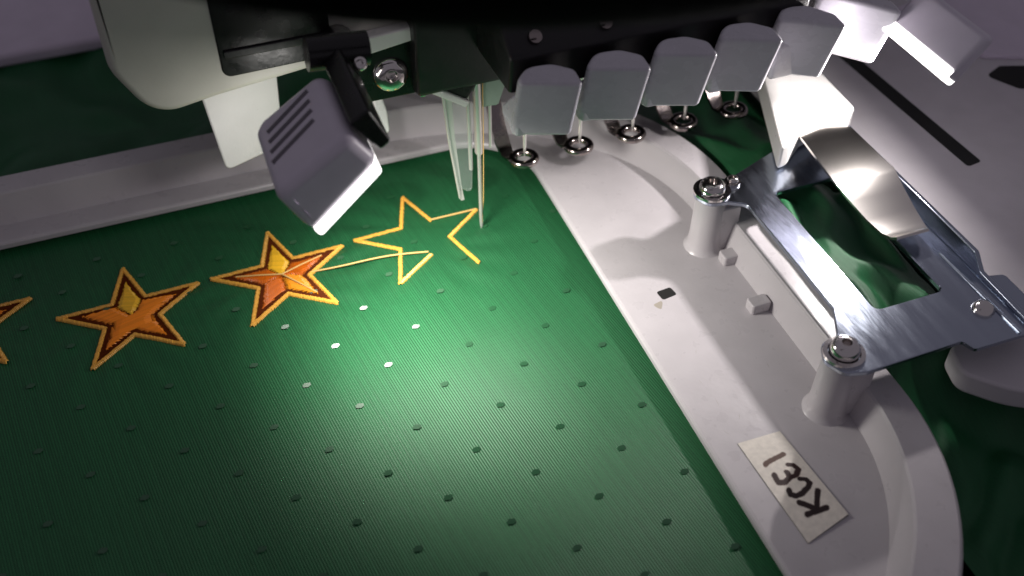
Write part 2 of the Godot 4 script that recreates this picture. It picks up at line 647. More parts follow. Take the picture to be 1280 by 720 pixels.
func garment() -> void:
	var g := thing("green_garment", "green twill garment stretched in the hoop, embroidered with gold stars", "garment", Vector3(0, 0, 0))
	# the part held flat in the hoop
	var st := start()
	var nx := 230
	var nz := 170
	var lo := Vector2(-150, -66)
	var hi := Vector2(88, 100)
	var wave := FastNoiseLite.new()
	wave.seed = 9
	wave.frequency = 0.02
	var at := func(i: int, j: int) -> Vector3:
		var x := lerpf(lo.x, hi.x, float(i) / nx)
		var z := lerpf(lo.y, hi.y, float(j) / nz)
		var h := wave.get_noise_2d(x, z) * 0.22 - 0.05
		for c in [Vector2(-53, -39.4), Vector2(-19.4, -31.8), Vector2(12, -32.6), Vector2(43.6, -34)]:
			var d: Vector2 = Vector2(x, z) - c
			var l: float = d.length()
			if l < 34.0:
				# the cloth puckers where the stitches pull it
				h += 0.16 * exp(-pow((l - 15.0) / 6.5, 2.0)) * (sin(d.angle() * 15.0 + l * 0.25) - 0.4) - 0.12 * exp(-pow(l / 11.0, 4.0))
		return Vector3(x, h, z)
	sheet(st, nx, nz, at)
	obj("hooped_panel", st, M.cloth, g)
	# loose cloth that hangs round the hoop and under the arm
	var fold := FastNoiseLite.new()
	fold.seed = 31
	fold.frequency = 0.018
	fold.fractal_octaves = 2
	# creases: each is a ridge between two places, from which the cloth falls away on both sides
	var creases := [
		[Vector3(120.5, 15.6, -4), Vector3(114.6, 16.2, 20), 0.75], [Vector3(114.5, 15.8, 15), Vector3(125.0, 15.6, 31), 0.8], [Vector3(111.6, 16.0, -1), Vector3(112.5, 16.2, 31), 0.9],
		[Vector3(126.5, 15.0, 2), Vector3(126.0, 13.5, 26), 0.8], [Vector3(107.5, 8.5, -39), Vector3(119.0, 14.0, -19.5), 0.7], [Vector3(123.5, 4.5, -54), Vector3(121.0, 15.0, -21), 0.6],
		[Vector3(128, 9.0, -55), Vector3(130, 9.0, -38), 0.7], [Vector3(117.5, 5.5, 38), Vector3(112.8, 1.0, 52), 0.8], [Vector3(122.5, 3.5, 40), Vector3(113.4, -1.5, 64), 0.7], [Vector3(124, -1, 60), Vector3(110, -3, 78), 0.7]]
	var r2 := RandomNumberGenerator.new()
	r2.seed = 12
	for i in 9:
		var p := Vector3(r2.randf_range(112, 175), r2.randf_range(-6, 1), r2.randf_range(58, 130))
		var d := Vector3(r2.randf_range(-22, 22), r2.randf_range(-2, 2), r2.randf_range(10, 30))
		creases.append([p, p + d, 0.75])
	var loose := func(x: float, z: float) -> float:
		var wx: float = x + fold.get_noise_2d(x * 2.0, z * 2.0) * 3.0
		var wz: float = z + fold.get_noise_2d(x * 2.0 + 60, z * 2.0) * 3.0
		var h := -9.0 + fold.get_noise_2d(x * 1.5, z * 1.5) * 4.0
		for c in creases:
			var a: Vector3 = c[0]
			var b: Vector3 = c[1]
			var ab := Vector2(b.x - a.x, b.z - a.z)
			var ap := Vector2(wx - a.x, wz - a.z)
			var t := clampf(ap.dot(ab) / ab.length_squared(), 0.0, 1.0)
			var d := (ap - ab * t).length()
			var e: float = lerpf(a.y, b.y, t) - (sqrt(d * d + 1.2) - 1.1) * c[2]
			# a soft maximum keeps the valleys from cutting in too sharply
			var k := clampf(0.5 + 0.5 * (e - h) / 1.1, 0.0, 1.0)
			h = lerpf(h, e, k) + 1.1 * k * (1.0 - k)
		return h
	st = start()
	at = func(i: int, j: int) -> Vector3:
		var x := lerpf(106.5, 250, pow(float(i) / 230, 1.25))
		var z := lerpf(-130, 170, float(j) / 340)
		var edge := smoothstep(106.5, 112.0, x)
		return Vector3(x, lerpf(-3.0, minf(loose.call(x, z), 15.9 - smoothstep(125.5, 132.0, x) * 10.5), edge), z)
	sheet(st, 230, 340, at)
	obj("loose_fold", st, M.loose, g)
	st = start()
	at = func(i: int, j: int) -> Vector3:
		var x := lerpf(-190, 108, float(i) / 120)
		var z := lerpf(-215, -72, float(j) / 60)
		return Vector3(x, -6.0 + smoothstep(-95.0, -135.0, z) * 6.0 + fold.get_noise_2d(x * 1.6, z * 1.6 + 300) * 5.0, z)
	sheet(st, 120, 60, at)
	obj("loose_fold", st, M.loose, g)
	# the small woven lozenges of the cloth
	var o := Vector2(42.94, 0.19)
	var a2 := Vector2(8.548, 8.616)
	var b2 := Vector2(-7.781, 8.124)
	var lozenge := start()
	var n := Vector3(0.02, 0.92, 0.36).normalized()
	var shape := [Vector2(-0.8, -0.15), Vector2(-0.25, -0.62), Vector2(0.8, -0.36), Vector2(0.8, 0.18), Vector2(0.25, 0.62), Vector2(-0.8, 0.4)]
	for i in shape.size():
		var p: Vector2 = shape[i]
		var q: Vector2 = shape[(i + 1) % shape.size()]
		tri(lozenge, Vector3(0, 0.14, 0), Vector3(p.x, 0.06, p.y), Vector3(q.x, 0.06, q.y), n, n, n)
	var lozenge_mesh := lozenge.commit()
	for i in range(-14, 15):
		for j in range(-14, 15):
			var c := o + a2 * i + b2 * j
			if c.x < -62 or c.x > 75 or c.y < -58 or c.y > 84 or c.x > 76.5 - 0.0 or (c.x < -30 and c.y > 30):
				continue
			var d := MeshInstance3D.new()
			d.name = "woven_dot"
			d.mesh = lozenge_mesh
			d.material_override = M.dot
			d.position = Vector3(c.x + rng.randf_range(-0.15, 0.15), 0.1, c.y + rng.randf_range(-0.15, 0.15)) * MM
			d.rotation.y = rng.randf_range(-0.15, 0.15)
			g.add_child(d, true)
	embroidered_star(g, Vector2(-53.0, -39.4), 15.0, -1.591, "finished gold star cut off by the left edge of the photo")
	embroidered_star(g, Vector2(-19.4, -31.8), 15.0, -1.591, "finished gold star lying in the dim light left of the lamp")
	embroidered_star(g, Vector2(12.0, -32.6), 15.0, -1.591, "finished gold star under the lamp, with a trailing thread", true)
	# the star that is being stitched: some edges are still missing
	var star := Node3D.new()
	star.name = "embroidered_star"
	star.set_meta("label", "unfinished open star outline beside the needle")
	g.add_child(star, true)
	var c4 := Vector2(43.6, -34.0)
	var p4 := star_points(c4, 15.0, 0.4, -1.591)
	st = start()
	for e in [0, 2, 3, 5, 6, 7, 8, 9]:
		satin_edge(st, p4[e], p4[(e + 1) % 10], 0.85, 0.35)
	obj("outline", st, M.gold, star)
	st = start()
	tube(st, [Vector3(p4[1].x, 0.25, p4[1].y), Vector3(p4[2].x, 0.25, p4[2].y)], 0.22, 6)
	obj("running_stitch", st, M.gold_plain, star)
	st = start()
	var path := []
	for i in 13:
		var f := i / 12.0
		path.append(Vector3(lerpf(18.0, 43.4, f), 0.2 + 0.5 * sin(PI * f), lerpf(-31.6, -29.1, f) + 0.25 * sin(f * 7.0)))
	tube(st, path, 0.2, 6)
	obj("jump_thread", st, M.gold_plain, g)


func sheet(st: SurfaceTool, nx: int, nz: int, at: Callable) -> void:
	var p := []
	for i in nx + 1:
		var row := []
		for j in nz + 1:
			row.append(at.call(i, j))
		p.append(row)
	var normals := []
	for i in nx + 1:
		var row := []
		for j in nz + 1:
			var dx: Vector3 = p[mini(i + 1, nx)][j] - p[maxi(i - 1, 0)][j]
			var dz: Vector3 = p[i][mini(j + 1, nz)] - p[i][maxi(j - 1, 0)]
			row.append(dz.cross(dx).normalized())
		normals.append(row)
	for i in nx:
		for j in nz:
			quad(st, p[i][j], p[i + 1][j], p[i + 1][j + 1], p[i][j + 1], normals[i][j], normals[i + 1][j], normals[i + 1][j + 1], normals[i][j + 1])


# ---------------------------------------------------------------- hoop
func ring_path(right: float, back: float, front: float, a: float, b: float, n := 28) -> Array:
	# one closed oblong loop with elliptic corners; the left side mirrors the right about x = -38
	var left := -76.0 - right
	var out := []
	for c in [[right - a, front - b, 0.0], [left + a, front - b, PI / 2], [left + a, back + b, PI], [right - a, back + b, PI * 1.5]]:
		for i in n + 1:
			var t: float = c[2] + PI / 2 * i / n
			out.append(Vector2(c[0] + a * cos(t), c[1] + b * sin(t)))
		# straight run to the next corner is one long quad strip
	return out


func rings(st: SurfaceTool, list: Array) -> void:
	# list of [path, height]; strips between neighbours, smooth along the path and creased across it
	for r in list.size() - 1:
		var p: Array = list[r][0]
		var q: Array = list[r + 1][0]
		var y0: float = list[r][1]
		var y1: float = list[r + 1][1]
		var k := p.size()
		var normals := []
		for i in k:
			var t: Vector2 = (p[(i + 1) % k] - p[(i + k - 1) % k]).normalized()
			var out2 := Vector2(t.y, -t.x)
			var across: Vector2 = q[i] - p[i]
			var run: float = across.dot(out2)
			var rise := y1 - y0
			var nv := Vector2(-rise, run).normalized()
			normals.append(Vector3(out2.x * nv.x, nv.y, out2.y * nv.x))
		for i in k:
			var j := (i + 1) % k
			quad(st, Vector3(p[i].x, y0, p[i].y), Vector3(p[j].x, y0, p[j].y), Vector3(q[j].x, y1, q[j].y), Vector3(q[i].x, y1, q[i].y), normals[i], normals[j], normals[j], normals[i])


func hoop() -> void:
	var h := thing("embroidery_hoop", "off-white plastic embroidery hoop clamped round the green cloth", "hoop", Vector3(90, 0, 13))
	var inner := func(d: float) -> Array: return ring_path(74.4 + d, -60.7 - d, 86.7 + d, 17.0 + d, 17.0 + d)
	var st := start()
	var foot := ring_path(102.0, -67.0, 93.0, 60.0, 50.0)
	rings(st, [[inner.call(3.0), 0.7], [inner.call(0.6), 1.0], [inner.call(0.0), 1.5], [inner.call(0.0), 2.5], [inner.call(0.25), 2.85], [inner.call(0.7), 3.0], [foot, 3.0]])
	obj("inner_frame", st, M.hoop, h)
	st = start()
	var ridge := ring_path(103.6, -69.0, 95.0, 58.0, 52.0)
	var ridge2 := ring_path(104.0, -69.4, 95.4, 58.2, 52.2)
	var outer := ring_path(109.6, -75.3, 101.3, 62.0, 56.0)
	var outer2 := ring_path(110.1, -75.8, 101.8, 62.2, 56.2)
	rings(st, [[foot, 3.0], [ridge, 9.6], [ridge2, 10.0], [outer, 10.0], [outer2, 9.4], [ring_path(110.4, -76.1, 102.1, 62.4, 56.4), -6.0]])
	obj("outer_rim", st, M.hoop, h)
	for z in [-7.3, 40.8]:
		st = start()
		lathe(st, [Vector2(4.4, 2.95), Vector2(3.8, 3.6), Vector2(3.6, 4.8), Vector2(3.4, 7.0), Vector2(3.2, 16.2), Vector2(2.9, 16.7), Vector2(0, 16.75)], up_at(Vector3(98.8, 0, z)), 32)
		box(st, Vector3(99.5, 3.0, z - 2.9), Vector3(104.5, 14.5, z + 2.9), 0.6)
		obj("screw_post", st, M.hoop, h)
	for p in [Vector3(99.6, 3, 13.6), Vector3(101.2, 3, -1.0)]:
		st = start()
		box(st, p + Vector3(-1.7, -0.2, -1.5), p + Vector3(2.6, 2.3, 1.5), 0.35, 0.6)
		obj("stop_tab", st, M.hoop, h)
	st = start()
	prism(st, rounded([Vector2(82.9, 2.3), Vector2(86.2, 2.0), Vector2(86.6, 4.4), Vector2(83.2, 4.9)], 0.5), flat_frame(), 2.9, 3.06, 0.03)
	var mark := obj("ink_mark", st, M.slot, h)
	mark.set_meta("label", "black ink mark on the hoop")
	st = start()
	for w in 14:
		var p := Vector2(rng.randf_range(78, 95), rng.randf_range(-25, 40))
		var d := Vector2.from_angle(rng.randf_range(0.9, 2.1)) * rng.randf_range(0.8, 3.2)
		var q := Vector2(-d.y, d.x).normalized() * rng.randf_range(0.03, 0.07)
		tri(st, Vector3(p.x, 3.012, p.y), Vector3(p.x + d.x * 0.5 + q.x, 3.012, p.y + d.y * 0.5 + q.y), Vector3(p.x + d.x, 3.012, p.y + d.y), Vector3.UP, Vector3.UP, Vector3.UP)
	prism(st, rounded([Vector2(80.6, 5.4), Vector2(82.9, 4.9), Vector2(82.7, 5.7), Vector2(81.7, 7.2), Vector2(81.2, 6.6)], 0.4), flat_frame(), 2.98, 3.015, 0.01)
	obj("scuff", st, M.scuff, h).set_meta("kind", "stuff")
	# hand-written tape label
	st = start()
	var quad_pts := [Vector2(79.6, 42.4), Vector2(88.1, 42.6), Vector2(89.7, 62.2), Vector2(80.5, 64.6)]
	var y := 3.1
	var uvs := [Vector2(0, 0), Vector2(1, 0), Vector2(1, 1), Vector2(0, 1)]
	for t in [[0, 1, 2], [0, 2, 3]]:
		for i in t:
			st.set_normal(Vector3.UP)
			st.set_uv(uvs[i])
			st.add_vertex(Vector3(quad_pts[i].x, y + [0.02, 0.05, 0.34, 0.08][i], quad_pts[i].y) * MM)
	for i in 4:
		var a: Vector2 = quad_pts[i]
		var b: Vector2 = quad_pts[(i + 1) % 4]
		var out2 := Vector2((b - a).y, -(b - a).x).normalized()
		var n := Vector3(out2.x, 0, out2.y)
		var lift := [0.02, 0.05, 0.34, 0.08]
		for v in [[a, y + lift[i]], [b, y + lift[(i + 1) % 4]], [b, 3.0], [a, y + lift[i]], [b, 3.0], [a, 3.0]]:
			st.set_normal(n)
			st.set_uv(Vector2(0.02, 0.02))
			st.add_vertex(Vector3(v[0].x, v[1], v[0].y) * MM)
	var tape := StandardMaterial3D.new()
	tape.albedo_texture = handwriting()
	tape.albedo_color = Color(1, 1, 1)
	tape.roughness = 0.6
	tag(obj("tape_label", st, tape), "whitish tape label with KCE1 handwritten in dark ink on the hoop", "label")


func handwriting() -> ImageTexture:
	# strokes on a strip 9 wide and 21 long; u runs right, v runs down the strip, the words climb it
	var w := 200
	var h := 460
	var im := Image.create(w, h, false, Image.FORMAT_RGB8)
	var strokes := [
		[Vector2(0.72, 0.86), Vector2(0.32, 0.815)],
		[Vector2(0.53, 0.83), Vector2(0.80, 0.695)],
		[Vector2(0.55, 0.83), Vector2(0.33, 0.70)],
		[Vector2(0.30, 0.575), Vector2(0.28, 0.61), Vector2(0.36, 0.645), Vector2(0.50, 0.655), Vector2(0.66, 0.64), Vector2(0.76, 0.60), Vector2(0.74, 0.555), Vector2(0.64, 0.535)],
		[Vector2(0.24, 0.40), Vector2(0.22, 0.47), Vector2(0.33, 0.50), Vector2(0.47, 0.49), Vector2(0.50, 0.43), Vector2(0.48, 0.49), Vector2(0.62, 0.49), Vector2(0.76, 0.44), Vector2(0.72, 0.38), Vector2(0.64, 0.365)],
		[Vector2(0.22, 0.285), Vector2(0.70, 0.245)],
	]
	var grain := FastNoiseLite.new()
	grain.seed = 4
	grain.frequency = 0.03
	for y in h:
		for x in w:
			var d := 1e9
			var which := 0
			for s in strokes.size():
				for k in strokes[s].size() - 1:
					var a: Vector2 = strokes[s][k] * Vector2(w, h)
					var b: Vector2 = strokes[s][k + 1] * Vector2(w, h)
					var p := Vector2(x, y)
					var t := clampf((p - a).dot(b - a) / maxf((b - a).length_squared(), 1e-6), 0.0, 1.0)
					var e := p.distance_to(a.lerp(b, t))
					if e < d:
						d = e
						which = s
			var g := grain.get_noise_2d(x, y)
			var paper := Color(0.93, 0.90, 0.86).darkened(0.05 + 0.06 * g)
			var ink := Color(0.13, 0.07, 0.07) if which < 4 else Color(0.17, 0.07, 0.06)
			if which == 5:
				ink = Color(0.36, 0.26, 0.22)
			im.set_pixel(x, y, paper.lerp(ink, clampf((13.0 + g * 2.0 - d) / 4.5, 0.0, 1.0)))
	return ImageTexture.create_from_image(im)


# ---------------------------------------------------------------- metal bracket
func screw(st: SurfaceTool, at: Vector3, axis: Vector3, r: float, h: float) -> void:
	lathe(st, [Vector2(r, 0), Vector2(r, h * 0.35), Vector2(r * 0.9, h * 0.75), Vector2(r * 0.62, h), Vector2(r * 0.34, h), Vector2(r * 0.26, h * 0.4), Vector2(0, h * 0.38)], axis_at(at, axis), 24)


func bracket() -> void:
	var b := thing("hoop_bracket", "shiny steel bracket plate with a rectangular window, screwed to the hoop", "bracket", Vector3(118, 17, 16))
	var outline: Array = []
	# plan outline: two screw ears on the left, straight right edge
	outline = [Vector2(121.8, -16.5), Vector2(103.6, -9.6), Vector2(100.6, -11.6), Vector2(96.6, -11.0), Vector2(94.5, -7.4), Vector2(96.4, -3.6), Vector2(100.2, -3.0), Vector2(103.4, -1.0),
		Vector2(103.4, 30.5), Vector2(100.4, 36.6), Vector2(96.6, 37.2), Vector2(94.9, 41.0), Vector2(96.6, 44.8), Vector2(100.6, 45.9), Vector2(120.3, 45.5), Vector2(121.2, 47.9), Vector2(138.5, 48.1), Vector2(138.5, 34.0), Vector2(134.2, 33.0), Vector2(134.2, -16.5)]
	var poly := rounded(outline, [1.0, 2.5, 1.5, 2.2, 2.2, 2.2, 1.5, 2.0, 2.0, 1.5, 2.2, 2.2, 2.2, 1.5, 0.6, 0.8, 1.0, 1.0, 0.4, 0.6], 4)
	var win := rounded([Vector2(110.4, -2.4), Vector2(125.0, -2.4), Vector2(125.0, 33.6), Vector2(110.4, 33.6)], 1.3, 5)
	var st := start()
	plate(st, poly, win, 16.9, 17.9, 0.22)
	obj("plate", st, M.steel, b)
	# raised lip along the right edge
	st = start()
	var f := side_frame()
	prism(st, rounded([Vector2(-16, 17.9), Vector2(-16, 21.6), Vector2(30.2, 21.9), Vector2(33.0, 19.2), Vector2(48, 18.9), Vector2(48, 17.9)], [0.3, 0.5, 1.2, 0.8, 0.4, 0.2]), f, 133.3, 134.3, 0.25)
	obj("raised_lip", st, M.steel, b)
	st = start()
	tube(st, [Vector3(130.6, 17.9, 25), Vector3(130.9, 18.05, 47.5)], 0.35, 6)
	obj("crease", st, M.steel, b)
	for p in [[Vector3(98.6, 17.9, -7.2), 3.0, 2.0], [Vector3(99.0, 17.9, 40.8), 2.9, 2.4], [Vector3(103.9, 17.9, -8.2), 1.3, 1.0]]:
		st = start()
		lathe(st, [Vector2(p[1] * 1.3, 0), Vector2(p[1] * 1.28, 0.5), Vector2(p[1], 0.55)], up_at(p[0]), 28)
		screw(st, p[0] + Vector3(0, 0.5, 0), Vector3(0, 1, 0), p[1] * 0.92, p[2])
		obj("screw", st, M.chrome, b)
	st = start()
	lathe(st, [Vector2(2.1, 0), Vector2(2.0, 0.5), Vector2(1.5, 1.1), Vector2(0.8, 1.4), Vector2(0, 1.5)], up_at(Vector3(128.7, 17.9, 40.3)), 24)
	obj("rivet", st, M.chrome, b)
	# the bent leaf spring
	st = start()
	var prof := [Vector2(-24, 21.5), Vector2(-14.5, 22.0), Vector2(-9.5, 23.2), Vector2(5.2, 23.6), Vector2(6.4, 23.4), Vector2(10, 22.2), Vector2(14.5, 20.9), Vector2(18.5, 20.4), Vector2(20.5, 20.7), Vector2(21.6, 21.5)]
	ribbon(st, prof, side_frame(), [122, 121.5, 120.4, 118.5, 118.6, 119.3, 120.3, 121.2, 121.8, 122.2], [132.2, 132.2, 132.2, 132.2, 132.0, 131.6, 131.2, 130.6, 130.0, 129.4], 0.55)
	obj("leaf_spring", st, M.spring, b)
	# white cap on its end
	st = start()
	prism(st, rounded([Vector2(125.0, -35.5), Vector2(137.4, -33.0), Vector2(136.6, -15.4), Vector2(133.2, -12.2), Vector2(129, -15.4), Vector2(122.4, -13.0), Vector2(116.6, -8.6), Vector2(114.2, -8.2)], [1.0, 1.2, 1.4, 0.6, 2.0, 2.0, 0.5, 0.5], 4), flat_frame(), 18.3, 24.2, 0.7)
	tag(obj("bracket_cap", st, M.white), "bright white plastic cap gripping the end of the steel leaf spring", "cap")


func plate(st: SurfaceTool, outer: PackedVector2Array, hole: PackedVector2Array, y0: float, y1: float, bevel: float) -> void:
	prism(st, outer, flat_frame(), y0, y1, bevel, 0)
	# walls of the window, seen from inside
	var o := outward(hole)
	var k := hole.size()
	for i in k:
		var j := (i + 1) % k
		var n2: Vector2 = -o[0][i]
		var n := Vector3(n2.x, 0, n2.y)
		var nb := (n + Vector3.UP).normalized()
		quad(st, Vector3(hole[i].x, y0, hole[i].y), Vector3(hole[j].x, y0, hole[j].y), Vector3(hole[j].x, y1 - bevel, hole[j].y), Vector3(hole[i].x, y1 - bevel, hole[i].y), n, n, n, n)
		var pi: Vector2 = hole[i] + o[1][i] * bevel
		var pj: Vector2 = hole[j] + o[1][j] * bevel
		quad(st, Vector3(hole[i].x, y1 - bevel, hole[i].y), Vector3(hole[j].x, y1 - bevel, hole[j].y), Vector3(pj.x, y1, pj.y), Vector3(pi.x, y1, pi.y), nb, nb, nb, nb)
	var oo := outward(outer)
	for e in 2:
		var inset := PackedVector2Array()
		for i in outer.size():
			inset.append(outer[i] - oo[1][i] * bevel)
		var cut := PackedVector2Array()
		for i in k:
			cut.append(hole[i] + o[1][i] * (bevel if e == 1 else 0.0))
		var mid := 117.7
		for piece in [PackedVector2Array([Vector2(0, -500), Vector2(mid, -500), Vector2(mid, 500), Vector2(0, 500)]), PackedVector2Array([Vector2(mid, -500), Vector2(500, -500), Vector2(500, 500), Vector2(mid, 500)])]:
			for part in Geometry2D.intersect_polygons(inset, piece):
				for rest in Geometry2D.clip_polygons(part, cut):
					var idx := Geometry2D.triangulate_polygon(rest)
					var n := Vector3(0, -1.0 if e == 0 else 1.0, 0)
					var h := y0 if e == 0 else y1
					for t in range(0, idx.size(), 3):
						tri(st, Vector3(rest[idx[t]].x, h, rest[idx[t]].y), Vector3(rest[idx[t + 1]].x, h, rest[idx[t + 1]].y), Vector3(rest[idx[t + 2]].x, h, rest[idx[t + 2]].y), n, n, n)


# ---------------------------------------------------------------- carriage arm
func arm() -> void:
	var a := thing("carriage_arm", "broad grey carriage arm with a long dark slot behind the bracket", "machine arm", Vector3(180, 8, 0))
	var st := start()
	var outline := rounded([Vector2(133.0, -150), Vector2(290, -150), Vector2(290, 90), Vector2(160, 66), Vector2(127.5, 55.8), Vector2(120.4, 48.0), Vector2(122.0, 42.0), Vector2(133.0, 39.5)], [2, 2, 2, 30, 18, 3.5, 2.5, 1.5], 8)
	var slot_pts := [Vector2(157.0, -62.0), Vector2(161.0, -62.0), Vector2(163.2, -1.8), Vector2(159.2, -1.2)]
	prism(st, outline, flat_frame(), 7.0, 12.0, 0.8)
	obj("arm_body", st, M.arm, a)
	st = start()
	prism(st, rounded(slot_pts, 0.8), flat_frame(), 11.0, 12.06, 0.03)
	obj("slot", st, M.slot, a)
	st = start()
	prism(st, rounded([Vector2(186, -29.5), Vector2(192, -32), Vector2(206, -27), Vector2(196, -21.5), Vector2(190, -21.8)], 1.6), flat_frame(), 11.0, 12.06, 0.03)
	obj("opening", st, M.slot, a)
	st = start()
	prism(st, rounded([Vector2(172, -62), Vector2(250, -74), Vector2(280, -40), Vector2(214, -26), Vector2(190, -36)], [4, 4, 4, 6, 8]), flat_frame(), 11.8, 13.2, 0.7)
	obj("raised_panel", st, M.bed, a)


# ---------------------------------------------------------------- machine head
func head() -> void:
	var h := thing("machine_head", "off-white rounded machine head with a dark recessed slot above the lamp", "machine head", Vector3(20, 42, -40))
	var st := start()
	var body := rounded([Vector2(-9.0, 74), Vector2(-9.4, 53.0), Vector2(-4.2, 42.0), Vector2(8, 44.0), Vector2(30, 46.5), Vector2(47, 50.5), Vector2(47, 74)], [1, 9, 7, 2, 10, 3, 1], 8)
	prism(st, body, front_frame(), -150, -36, 1.6)
	obj("body", st, M.head, h)
	st = start()
	prism(st, rounded([Vector2(9.6, 66), Vector2(9.5, 48.0), Vector2(30, 46.2 + 2.2), Vector2(30, 66)], 1.6), front_frame(), -38, -35.7, 0.25)
	obj("recess", st, M.black, h)
	st = start()
	box(st, Vector3(10.5, 52.0, -36.4), Vector3(29.0, 53.6, -35.2), 0.25)
	obj("recess_rib", st, M.dark, h)
	# needle case, dark, behind the row of covers
	var c := thing("needle_case", "dark needle case running behind the row of grey covers", "needle case", Vector3(100, 45, -34))
	st = start()
	prism(st, rounded([Vector2(-120, 72), Vector2(-120, 40), Vector2(-36, 36.5), Vector2(-31, 38.5), Vector2(-30, 72)], [1, 1, 2, 1.5, 1]), side_frame(), 44.5, 162, 0.8)
	obj("case_body", st, M.dark, c)
	st = start()
	prism(st, rounded([Vector2(-31, 46.5), Vector2(-13, 47.5), Vector2(-12, 55.5), Vector2(-31, 71.5)], [1, 1, 1.5, 1]), side_frame(), 56.6, 117, 0.8)
	obj("case_ledge", st, M.dark, c)
	for k in 5:
		st = start()
		var x := 62.0 + k * 13.4
		lathe(st, [Vector2(1.3, 0), Vector2(1.2, 0.5), Vector2(0.6, 0.8), Vector2(0, 0.82)], axis_at(Vector3(x, 57.6, -14.1), Vector3(0, 0.74, 0.67)), 16)
		obj("case_screw", st, M.foot, c)
	st = start()
	prism(st, rounded([Vector2(29.5, 47.2), Vector2(46, 49.6), Vector2(54, 51.0), Vector2(54, 53.0), Vector2(30, 51.6)], 0.5), front_frame(), -36.5, -33.6, 0.5)  # white strip standing in for light on the underside of the head
	obj("lit_underside_strip", st, M.white, h)
	# small bracket with a big screw between head and needle case
	st = start()
	box(st, Vector3(33.2, 37.0, -40), Vector3(47.5, 49.0, -34.8), 0.4)
	obj("dark_mount", st, M.black, h)
	st = start()
	screw(st, Vector3(40.2, 42.6, -34.8), Vector3(0, 0.15, 1), 3.5, 1.4)
	obj("mount_screw", st, M.chrome, h)
	st = start()
	box(st, Vector3(45.6, 36.5, -35.2), Vector3(46.6, 49, -33.6), 0.3)
	obj("mount_edge", st, M.chrome, h)
	st = start()
	prism(st, rounded([Vector2(36.2, 40), Vector2(36.6, 29.0), Vector2(39.2, 28.4), Vector2(39.0, 34), Vector2(37.8, 40)], [0.4, 1.0, 1.2, 0.8, 0.4]), front_frame(), -37.6, -35, 0.5)
	obj("white_finger", st, M.white, h)
	# white plate that hangs below the head, behind the lamp
	st = start()
	prism(st, rounded([Vector2(4.6, 46), Vector2(6.1, 25.5), Vector2(19, 22.0), Vector2(21, 46)], [1, 2.2, 2, 1], 6), Transform3D(Basis(Vector3(1, 0, -0.75), Vector3(0, 1, 0), Vector3(0, 0, 1)), Vector3(0, 0, 4.6)), -41, -38.4, 0.5)
	obj("white_guard_plate", st, M.white, h)
	# the black overhang at the top of the picture
	st = start()
	var prof := []
	for i in 17:
		var t := PI * i / 16 - PI / 2
		prof.append(Vector2(cos(t), sin(t)))
	lathe(st, prof, Transform3D(Basis(Vector3(47, -9.4, 0), Vector3(2.6, 12.8, 0), Vector3(0, 0, 5)), Vector3(37, 113.3, 50)), 48)
	tag(obj("black_visor", st, M.matte), "out-of-focus black visor curving across the top of the machine", "visor")
	# grey bed far behind on the left
	st = start()
	box(st, Vector3(-260, 1.0, -330), Vector3(30, 5, -137), 1.5, 6.0)
	box(st, Vector3(-250, -24.2, -325), Vector3(20, 1.2, -160), 1.0, 6.0)
	tag(obj("machine_bed", st, M.bed), "blurred lilac grey machine bed at the back left", "machine bed", "", "structure")


# ---------------------------------------------------------------- lamps
func lamp_left() -> void:
	var l := thing("led_lamp", "grey ribbed lamp housing with glowing lower edge, hanging over the stars", "lamp", Vector3(20, 45, -7))
	var st := start()
	var f := front_frame()
	var a := Vector2(24.4, 58.2)
	var b := Vector2(11.0, 49.5)
	var c := Vector2(16.4, 39.2)
	var d := Vector2(29.3, 51.0)
	prism(st, rounded([a, b, c, d], [2.6, 3.2, 1.8, 2.6], 8), f, -17, 3, 2.2)
	obj("housing", st, M.lamp, l)
	var n := Vector2(0.675, -0.738)
	st = start()
	prism(st, rounded([c - n * 0.9 + Vector2(0.9, 0.8), c + n * 1.0 + Vector2(0.5, 0.45), d + n * 1.0 - Vector2(0.5, 0.45), d - n * 0.9 - Vector2(0.9, 0.8)], [0.2, 0.8, 0.8, 0.2]), f, -16.2, 3.25, 0.5)
	obj("lens", st, M.led, l)
	# four grooves across the back
	var t := (b - a).normalized()
	var up := Vector2(t.y, -t.x)
	if up.y < 0:
		up = -up
	for k in 4:
		st = start()
		var z := -13.0 + k * 2.6
		var p0 := a + t * (3.6 + 0.3 * k)
		var p1 := a + t * (13.0 + 0.3 * k)
		tube(st, [Vector3(p0.x, p0.y, z - 0.8), Vector3(p1.x, p1.y, z + 1.2)], 0.55, 8, 0.45, Vector3(up.x, up.y, 0))
		obj("groove", st, M.groove, l)
	# black hinge plate on its upper right side, reaching back to the head
	st = start()
	var s1 := Vector2(24.9, 58.6)
	prism(st, rounded([s1, s1 + Vector2(4.6, -6.4), s1 + Vector2(6.6, -5.0), s1 + Vector2(3.4, 2.0)], 0.8), f, -24, 1.2, 0.5)
	obj("hinge_plate", st, M.black, l)
	st = start()
	tube(st, [Vector3(29.0, 57.0, -22), Vector3(31, 52, -34.5)], [3.4, 3.0], 16)
	tube(st, [Vector3(23.0, 59.0, -20.5), Vector3(33.5, 58.0, -20.5)], 3.0, 18)
	obj("hinge_barrel", st, M.black, l)
	st = start()
	screw(st, Vector3(31.3, 57.2, -17.4), Vector3(0.1, 0.5, 1), 1.3, 0.8)
	obj("hinge_screw", st, M.chrome, l)


